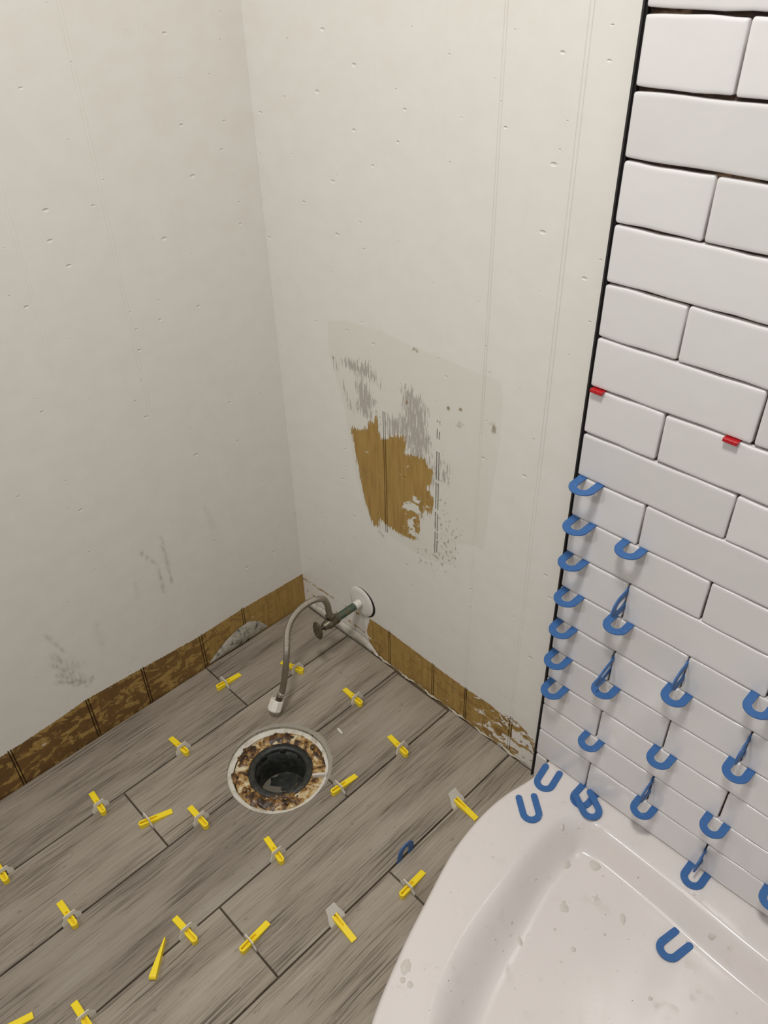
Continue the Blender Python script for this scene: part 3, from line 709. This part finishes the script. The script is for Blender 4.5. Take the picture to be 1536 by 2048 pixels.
# image right = +x,+y ; angles in the floor plane
crust(118, 172, 0.064, 0.085, 0.0065, 1, M['wax']); crust(178, 222, 0.062, 0.088, 0.008, 2, M['wax']); crust(258, 330, 0.060, 0.084, 0.008, 3, M['wax'])
crust(300, 350, 0.050, 0.066, 0.006, 11, M['wax']); crust(305, 352, 0.062, 0.078, 0.007, 4, M['wax']); crust(60, 88, 0.066, 0.082, 0.005, 5, M['wax']); crust(228, 244, 0.078, 0.092, 0.007, 6, M['wax']); crust(8, 40, 0.066, 0.086, 0.005, 7, M['rust']); crust(92, 112, 0.064, 0.084, 0.004, 8, M['rust'])
for a, r_ in ((330, 0.074), (205, 0.073), (262, 0.075), (85, 0.074)):
    a = math.radians(a)
    V, F = lathe([(0.0010, 0.001), (0.0042, 0.001), (0.0048, -0.001), (0.0048, -0.007)], 10)
    mesh_obj('screw_head', xf(V, Matrix.Translation((r_*math.cos(a), r_*math.sin(a), 0.0005))), F, M['wax'], tf, True)
q = random.Random(21); V = [(-0.006, 0.012, -0.0750)]; F = []
for k in range(26):
    a = 2*math.pi*k/26; r_ = (0.040 if 40 < math.degrees(a) < 235 else 0.012)*(0.75+0.4*q.random())
    p = Vector((-0.006+r_*math.cos(a), 0.012+r_*math.sin(a)));
    if p.length > 0.044: p *= 0.044/p.length
    V.append((p.x, p.y, -0.0757))
F = [(0, 1+k, 1+(k+1) % 26) for k in range(26)]
mesh_obj('scum', V, F, M['pipe'], tf, True)
bm = bmesh.new(); add_box(bm, -0.0035, 0.0035, -0.0018, 0.0018, -0.0757, -0.0742)
o = bm_obj('white_glint', bm, M['plaster'], tf); o.location = (0.020, 0.014, 0); o.rotation_euler = (0, 0, 0.7)  # white speck standing in for a highlight on the water
bm = bmesh.new(); add_box(bm, -0.011, 0.011, -0.0022, 0.0022, -0.004, 0.0035)
o = bm_obj('slot_lug', bm, M['dab'], tf); o.location = (0.063, 0.040, 0); o.rotation_euler = (0, 0, math.radians(52))

for ch in tf.children:
    if ch.name.split('.')[0] != 'plaster_ring': ch.location = ch.location+Vector((0.003, 0.003, 0))

# ------------------------------------------------------------------ stop valve and hose
sv = empty('stop_valve', (0.198, 0.0, 0.130))
tag(sv, 'old brass stop valve with grey braided hose sticking out of the white wall', 'valve')
def part(name, V, F, mat, M_=None, parent=sv, sm=True, ang=40):
    V = [Vector(v) for v in V]
    if M_ is not None: V = [M_ @ v for v in V]
    V = [v-sv.location for v in V] if parent is sv or parent.parent is sv else V
    o = mesh_obj(name, V, F, mat, parent, sm)
    if sm: sharp(o, ang)
    return o
vx, vz = 0.198, 0.130
R = lambda frm, to: orient(frm, to)
V, F = lathe([(0.0085, 0.0040), (0.012, 0.0042), (0.024, 0.0040), (0.0330, 0.0034), (0.0352, 0.0016), (0.0352, 0.0004)], 48)
Mx = R((vx+0.001, -0.0012, vz+0.001), (vx-0.02, -1.0, vz+0.02)); o = part('escutcheon', V, F, M['enamel'], Mx)
V, F = lathe([(0.0300, 0.0002), (0.0366, 0.0002), (0.0366, 0.0010), (0.0300, 0.0010)], 40, closed=True)
part('gap_shade_ring', V, F, M['black'], R((vx+0.0035, 0.0002, vz+0.0005), (vx+0.0035, -1, vz+0.0005)))  # dark ring put in for the crescent of shadow behind the escutcheon
V, F = tube([(vx, -0.001, vz), (vx, -0.03, vz), (vx, -0.074, vz)], 0.0082, 20); part('pipe', V, F, M['copper'])
V, F = lathe([(0.0086, 0), (0.0088, 0.004), (0.0086, 0.012), (0.0083, 0.016)], 20); part('paint_collar', V, F, M['enamel'], R((vx, -0.006, vz), (vx, -1, vz)))
V, F = lathe([(0.0092, 0), (0.0105, 0.001), (0.0110, 0.006), (0.0105, 0.014), (0.0118, 0.017), (0.0118, 0.026), (0.0095, 0.030), (0.0085, 0.037), (0.0060, 0.040)], 24)
body = part('valve_body', V, F, M['brass'], R((vx, -0.068, vz), (vx, -1, vz)))
V, F = lathe([(0.0080, 0), (0.0080, 0.010), (0.0095, 0.0105), (0.0095, 0.016), (0.0082, 0.0165)], 8); part('outlet', V, F, M['brass'], R((vx, -0.088, vz+0.004), (vx, -0.088, 1)), body)
V, F = lathe([(0.0045, 0), (0.0045, 0.012)], 14); part('stem', V, F, M['brass'], R((vx, -0.106, vz), (vx, -1, vz)))
V, F = lathe([(0.004, 0), (0.0165, 0.0005), (0.0190, 0.0025), (0.0190, 0.0050), (0.0165, 0.0068), (0.0070, 0.0074), (0.0040, 0.0066), (0.001, 0.0066)], 36)
V = [(a*0.80, b*1.12, c) for a, b, c in V]
part('handle', V, F, M['brass'], R((vx-0.002, -0.116, vz-0.002), (vx-0.12, -1, vz)))
HP = [(.1975,-.088,.1495),(.1962,-.0885,.1620),(.1958,-.0900,.1790),(.1935,-.0965,.1960),(.1878,-.1120,.2020),(.1818,-.1300,.1985),(.1800,-.1510,.1925),(.1838,-.1730,.1835),(.1950,-.1920,.1745),(.2105,-.2075,.1615),(.2205,-.2190,.1435),(.2245,-.2300,.1078),(.2206,-.2385,.0660),(.2185,-.2410,.0560)]
path = catmull(HP, 9)
V, F = tube(path, 0.0064, 16)
hose = part('hose', V, F, M['braid'], ang=80)
L_ = np.concatenate([[0], np.cumsum(np.linalg.norm(np.diff(path, axis=0), axis=1))])
a = hose.data.attributes.new('braid', 'FLOAT', 'POINT'); a.data.foreach_set('value', np.repeat(L_, 16).astype(np.float32))
a = hose.data.attributes.new('braid_round', 'FLOAT', 'POINT'); a.data.foreach_set('value', np.tile(np.abs(np.arange(16)/8-1), len(path)).astype(np.float32))
e0, e1, e2 = Vector((.2185, -.2410, .0570)), Vector((.2140, -.2445, .0415)), Vector((.2125, -.2475, .0345))
V, F = lathe([(0.0062, 0), (0.0078, 0.0005), (0.0078, 0.0095), (0.0070, 0.010)], 20)
part('ferrule', V, F, M['chrome'], R(Vector((.2200, -.2398, .0635)), e1), hose)
V, F = lathe([(0.0066, 0), (0.0066, 0.022)], 20); part('hose_tail', V, F, M['brass'], R(e0, e2), hose)
prof = [(0.0070, 0.0), (0.0118, 0.0002), (0.0128, 0.0012), (0.0132, 0.0215), (0.0120, 0.0240), (0.0098, 0.0240), (0.0094, 0.0120), (0.0040, 0.0118)]
V, F = lathe(prof, 24); V = np.array(V)
for i in range(len(V)):
    k = i % 24; row = i//24
    if 1 <= row <= 3 and k % 3 == 0: V[i, :2] *= 1.07
part('coupling_nut', V.tolist(), F, M['nut'], R(Vector((.2100, -.2455, .0385)), Vector((.2135, -.2620, .0150))), hose, ang=25)

# ------------------------------------------------------------------ horseshoe shims
def shim_mesh():
    ro, ri, L1, th = 0.0187, 0.0076, 0.0300, 0.0021
    O, I = [], []
    out = [(ro*math.cos(a), -ro*math.sin(a)) for a in np.linspace(0, math.pi, 17)]
    inn = [(ri*math.cos(a), -ri*math.sin(a)) for a in np.linspace(0, math.pi, 17)]
    lw = (ro-ri)/2; lm = (ro+ri)/2
    tipL = [(-lm+lw*math.cos(a), L1+lw*math.sin(a)) for a in np.linspace(math.pi, 0, 7)]
    tipR = [(lm+lw*math.cos(a), L1+lw*math.sin(a)) for a in np.linspace(math.pi, 0, 7)]
    poly = out+tipL+inn[::-1]+tipR
    bm = prism(poly, -th/2, th/2, 0.0003)
    me = bpy.data.meshes.new('horseshoe_shim'); bmesh.ops.recalc_face_normals(bm, faces=bm.faces[:]); bm.to_mesh(me); bm.free()
    me.materials.append(M['blue']); return me
SHM = shim_mesh()
GS = 'blue horseshoe shims on the wall and tray'
def shim(loc, rot, label):
    o = bpy.data.objects.new('horseshoe_shim', SHM); C.objects.link(o)
    o.location = loc; o.rotation_euler = rot
    return tag(o, label, 'spacer', GS)
# horizontal ones: legs in the joint, bow towards the room (-y); origin is the bow's centre
def hshim(x, j, label, prot=0.0465, tilt=0.0, yaw=0.0):
    z = ZJ-j*HJ-0.0002
    return shim((x, -prot+0.0187, z), (tilt, 0, yaw), label)
ed = 'blue horseshoe shim at the dark trim, '
hshim(.6818, 8, ed+'topmost of the column of seven', .0500, 0.02)
hshim(.6810, 9, ed+'second from the top of the column', .0500, 0.03)
hshim(.6795, 10, ed+'third from the top of the column', .0465, 0.02)
hshim(.6820, 11, ed+'fourth and middle one of the column', .0480, 0.0)
hshim(.6805, 12, ed+'third from the bottom of the column', .0465, 0.02)
hshim(.6805, 13, ed+'second from the bottom of the column', .0480, 0.02)
hshim(.6830, 14, ed+'lowest of the column of seven', .0490, 0.03)
hshim(.7590, 9, 'highest blue horseshoe shim away from the trim, flat in a joint with none above', .0450, 0.02)
hshim(.7640, 11, 'flat blue horseshoe shim under the highest upright shim', .0460, 0.02)
hshim(.7655, 13, 'flat blue horseshoe shim under the tilted upright shim nearest the trim', .0460, 0.03)
hshim(.8668, 12, 'flat blue horseshoe shim right of the tilted upright one, below a leaning upright shim', .0455, 0.02)
hshim(.9690, 11, 'flat blue horseshoe shim cut by the right picture edge, the upper of two', .0500, 0.02)
hshim(.7600, 15, 'flat blue horseshoe shim on the wall just above the loose tray corner shims', .0440, 0.02)
hshim(.8715, 14, 'flat blue horseshoe shim without an upright, mid wall, below the leaning upright shim', .0470, 0.02)
hshim(.9720, 13, 'flat blue horseshoe shim under the long upright shim near the right edge', .0460, 0.03)
hshim(.8680, 16, 'flat blue horseshoe shim under the upright shim just above the tray', .0455, 0.02)
hshim(.9700, 15, 'flat blue horseshoe shim without an upright, second joint above the tray, right side', .0465, 0.02)
def on_rim(x, j, label, prot):
    return shim((x, -prot+0.0187, RZ+0.0013), (0.0, 0, 0), label)
on_rim(.9712, 17, 'flat blue horseshoe shim on the tray rim under the lowest upright shim', .0510)
on_rim(.7705, 17, 'blue horseshoe shim on the tray rim, partly under the last tile and another shim', .0540)
hshim(1.0745, 16, 'flat blue horseshoe shim cut by the right picture edge, just above the tray', .0450, 0.02)
# upright ones stuck in vertical joints: turned a quarter about y, bow to the room
def vshim(x, z, label, prot, droop=0.0, twist=0.0):
    o = shim((x, -prot+0.0187*math.cos(droop), z), (0, 0, 0), label)
    o.rotation_euler = (Matrix.Rotation(droop, 3, 'X') @ Matrix.Rotation(math.pi/2+twist, 3, 'Y')).to_euler()
    return o
vshim(.7625, .5005, 'upright blue horseshoe shim, highest one stuck in a vertical joint', .0465, 0.12)
vshim(.7622, .3640, 'upright blue horseshoe shim drooping from a vertical joint, nearest the trim', .0510, 0.30, 0.10)
vshim(.8662, .4340, 'upright blue horseshoe shim leaning out of a joint, centre right of the wall', .0455, 0.12)
vshim(.9692, .3690, 'upright blue horseshoe shim with a long dark loop near the right picture edge', .0440, 0.10)
vshim(.8665, .1760, 'upright blue horseshoe shim in a joint just above the tray, middle of the wall', .0450, 0.10)
vshim(.9700, .1030, 'upright blue horseshoe shim nearest the tray rim, slim edge view', .0420, 0.06)
# loose ones on the tray
def flat(tip, bow, z, label, tilt=(0, 0)):
    d = Vector((bow[0]-tip[0], bow[1]-tip[1])); a = math.atan2(d.y, d.x)+math.pi/2
    d.normalize(); o = shim((bow[0]-d.x*0.0187, bow[1]-d.y*0.0187, z), (tilt[0], tilt[1], a), label); return o
flat((.7039, -.0288), (.7111, -.0705), RZ+0.0015, 'loose blue horseshoe shim flat on the tray rim, beside the tray corner at the trim')
flat((.7030, -.0975), (.7405, -.1280), RZ+0.0013, 'loose blue horseshoe shim on the tray rim, nearest to the curved front edge')
flat((.7700, -.0297), (.8106, -.0535), RZ+0.0045, 'loose blue horseshoe shim lying on top of another shim on the tray rim', (0.05, 0.0))
h, nrm = drop(0.996, -0.125)
flat((.9990, -.1035), (.9894, -.1460), h.z+0.0022, 'loose blue horseshoe shim lying alone on the sunken tray floor', (-0.05, 0))
# one standing in the floor joint
o = shim((0.6003, -.2860, 0.0125), (0, 0, 0), 'blue horseshoe shim standing upright in a floor joint beside the tray')
o.rotation_euler = (Matrix.Rotation(math.radians(-6), 3, 'X') @ Matrix.Rotation(math.pi/2, 3, 'Z') @ Matrix.Rotation(-math.pi/2, 3, 'X')).to_euler()
o['group'] = GS

# ------------------------------------------------------------------ red wedge spacers
def red_mesh():
    bm = bmesh.new()
    prof = [(-0.016, -0.0008), (0.0, -0.0026), (0.0035, -0.0028), (0.0040, -0.0022), (0.0040, 0.0012), (0.0032, 0.0020), (0.0, 0.0016), (-0.016, 0.0006)]
    L = [[bm.verts.new((x, -y, z)) for y, z in prof] for x in (-0.0085, -0.0080, 0.0080, 0.0085)]
    for k, s_ in ((0, 0.9), (3, 0.9)):
        for v in L[k]: v.co.y *= s_; v.co.z *= s_
    n = len(prof)
    for a, b in zip(L, L[1:]):
        for k in range(n): bm.faces.new((a[k], b[k], b[(k+1) % n], a[(k+1) % n]))
    bm.faces.new(L[0][::-1]); bm.faces.new(L[-1])
    bmesh.ops.recalc_face_normals(bm, faces=bm.faces[:])
    me = bpy.data.meshes.new('wedge_spacer'); bm.to_mesh(me); bm.free(); me.materials.append(M['red']); return me
RM = red_mesh()
for x, lab in ((.6720, 'small red plastic spacer in a tile joint, left one near the dark trim'), (.8440, 'small red plastic spacer in a tile joint, middle one under a long tile'), (.8960, 'small red plastic spacer cut off by the right picture edge')):
    o = bpy.data.objects.new('wedge_spacer', RM); C.objects.link(o); o.location = (x, -0.0150, ZJ-6*HJ-0.0010)
    tag(o, lab, 'spacer', 'red spacers in the tile joints')

# ------------------------------------------------------------------ yellow levelling wedges and clips
def wedge_mesh():
    L, wd, h0, h1 = 0.060, 0.0106, 0.0108, 0.0018
    r = wd/2; O = []
    for a in np.linspace(math.pi/2, 1.5*math.pi, 9): O.append((r*math.cos(a)*0.9, r*math.sin(a)))
    for k in range(1, 8): O.append((L-r-(L-r)*(1-k/7), -r))
    O += [(L-r, -r*0.5), (L-r, 0), (L-r, r*0.5)]
    for k in range(0, 7): O.append((L-r-(L-r)*k/7, r))
    O = [(x+r*0.9, y) for x, y in O]
    LL = max(x for x, _ in O)
    I = [(min(max(x, 0.0022), 0.034)*1.0, y*0.36) for x, y in O]
    I = [((0.0028+(x-0.0028)*0.97), y) for x, y in I]
    hz = lambda x: h0+(h1-h0)*min(max((x-0.004)/(LL-0.004), 0), 1)
    bm = bmesh.new(); n = len(O)
    a0 = [bm.verts.new((x, y, 0)) for x, y in O]
    a1 = [bm.verts.new((x, y, hz(x)-0.0006)) for x, y in O]
    a2 = [bm.verts.new((x+(0.0005 if x < 0.004 else 0), y*0.9, hz(x))) for x, y in O]
    a3 = [bm.verts.new((x, y, hz(x))) for x, y in I]
    a4 = [bm.verts.new((x, y, hz(x)*0.35)) for x, y in I]
    for p, q_ in ((a0, a1), (a1, a2), (a2, a3), (a3, a4)):
        for k in range(n): bm.faces.new((p[k], p[(k+1) % n], q_[(k+1) % n], q_[k]))
    bm.faces.new(a4); bm.faces.new(a0[::-1])
    bmesh.ops.remove_doubles(bm, verts=bm.verts[:], dist=1e-6)
    bmesh.ops.recalc_face_normals(bm, faces=bm.faces[:])
    me = bpy.data.meshes.new('levelling_wedge'); bm.to_mesh(me); bm.free(); me.materials.append(M['yellow']); return me, LL
WM, WL = wedge_mesh()
def clip_mesh(tall):
    """thin plate standing in the joint (local x along the joint), with an opening for the wedge"""
    w_, h = (0.0150, 0.0270) if tall else (0.0158, 0.0175)
    up = 0.0112
    outer_ = [(-w_, -0.006), (-w_, 0.0045), (-w_*0.72, h*0.62), (-w_*0.62, h*0.97), (-w_*0.5, h), (w_*0.5, h), (w_*0.62, h*0.97), (w_*0.72, h*0.62), (w_, 0.0045), (w_, -0.006)]
    hole = [(0.0060, -0.006), (0.0060, up-0.002), (0.0040, up), (-0.0040, up), (-0.0060, up-0.002), (-0.0060, -0.006)]
    bm = prism(outer_+hole, -0.0009, 0.0009, 0.0)
    bmesh.ops.rotate(bm, verts=bm.verts[:], cent=(0, 0, 0), matrix=Matrix.Rotation(math.pi/2, 3, 'X'))
    bmesh.ops.recalc_face_normals(bm, faces=bm.faces[:])
    me = bpy.data.meshes.new('levelling_clip'); bm.to_mesh(me); bm.free(); me.materials.append(M['clip']); return me
CM = {False: clip_mesh(False), True: clip_mesh(True)}
def wedge(thick, thin, anchor, clip, where, along='y', tall=False, lean=0.0):
    t, e = Vector(thick), Vector(thin); d = (e-t); d.normalize()
    mid = (t+e)/2 if anchor == 'mid' else (t+d*WL/2 if anchor == 'thick' else e-d*WL/2)
    o = bpy.data.objects.new('levelling_wedge', WM); C.objects.link(o)
    st = mid-d*WL/2; o.location = (st.x, st.y, 0.0003); o.rotation_euler = (0, 0, math.atan2(d.y, d.x))
    tag(o, 'yellow wedge '+where, 'wedge', 'yellow levelling wedges on the floor')
    if clip:
        c = bpy.data.objects.new('levelling_clip', CM[tall]); C.objects.link(c)
        c.location = (clip[0], clip[1], 0.0)
        c.rotation_euler = (Matrix.Rotation(math.pi/2 if along == 'y' else 0, 3, 'Z') @ Matrix.Rotation(lean, 3, 'X')).to_euler()
        tag(c, 'white clip around yellow wedge '+where, 'clip', 'white levelling clips on the floor')
J = [0.1505, 0.3002, 0.4493, 0.6005]
W_ = [((.0730,-.2982),(.0715,-.2426),'mid',(.0705,-.2800),'near the left wall, nearest to the patch of grey mortar','x',False,0),
 ((.1626,-.1464),(.1108,-.1572),'mid',(J[0],-.1489),'partly behind the hanging braided hose','y',False,-0.15),
 ((.3175,-.1206),(.2602,-.1144),'mid',(J[1],-.1160),'right of the hose, closest to the back wall','y',False,-0.15),
 ((.1646,-.4326),(.1106,-.4336),'mid',(J[0],-.4322),'left of the flange, in the left wall joint','y',False,-0.15),
 ((.1674,-.6076),(.1104,-.6025),'mid',(J[0],-.6055),'at the left wall joint, left of the cross joint','y',False,-0.15),
 ((.2339,-.5778),(.2471,-.5182),'mid',(.2345,-.5605),'slanting across the short cross joint left of the flange','x',False,0),
 ((.3212,-.4946),(.2635,-.4924),'mid',(J[1],-.4930),'closest to the lower left side of the flange','y',False,-0.15),
 ((.1682,-.7840),(.1100,-.7832),'thick',(J[0],-.7820),'cut by the left picture edge','y',False,-0.15),
 ((.3174,-.7382),(.2585,-.7383),'mid',(J[1],-.7370),'lower left of the floor, second joint from the left wall','y',False,-0.15),
 ((.4733,-.6184),(.4134,-.6204),'mid',(J[2],-.6180),'just above the loose wedge lying on its side','y',False,-0.15),
 ((.5338,-.5804),(.5252,-.5189),'mid',(.5315,-.5600),'across the cross joint at the bottom centre of the floor','x',False,0),
 ((.4642,-.4427),(.4104,-.4335),'mid',(J[2],-.4395),'below the flange, in the middle of the floor','y',False,-0.15),
 ((.4666,-.1438),(.4097,-.1335),'mid',(J[2],-.1390),'right of the flange, third from the corner towards the tiles','y',False,-0.15),
 ((.4267,-.2998),(.4282,-.2382),'mid',(.4265,-.2800),'touching distance right of the flange, across a short joint','x',False,0),
 ((.5828,-.1511),(.6452,-.1523),'mid',(J[3],-.1510),'under the upper curve of the tray edge, tall clip','y',True,-0.65),
 ((.5806,-.4409),(.6455,-.4440),'mid',(J[3],-.4410),'left of the lower tray edge, in a tall clip','y',True,-0.65),
 ((.6473,-.3468),(.6427,-.2878),'mid',(.6440,-.3265),'beside the tray front, just below the upright blue shim','x',False,0),
 ((.4594,-.7927),(.4146,-.7928),'thin',(J[2],-.7920),'cut by the bottom picture edge, left of the loose wedge','y',False,-0.15),
 ((.3789,-.8860),(.3878,-.8427),'thin',None,'in the bottom left corner of the picture, only its thin end showing','x',False,0)]
for a in W_: wedge(*a[:4], a[4], a[5], a[6], a[7])
# loose wedge lying on its side
o = bpy.data.objects.new('levelling_wedge', WM); C.objects.link(o)
d = Vector((.4321-.4763, -.6486+.6943)); ang = math.atan2(d.y, d.x)
o.location = (.4763-0.001, -.6943+0.003, 0.0048)
o.rotation_euler = (Matrix.Rotation(ang, 3, 'Z') @ Matrix.Rotation(math.radians(-90), 3, 'X')).to_euler()
tag(o, 'loose yellow wedge lying on its side without a clip', 'wedge', 'yellow levelling wedges on the floor')
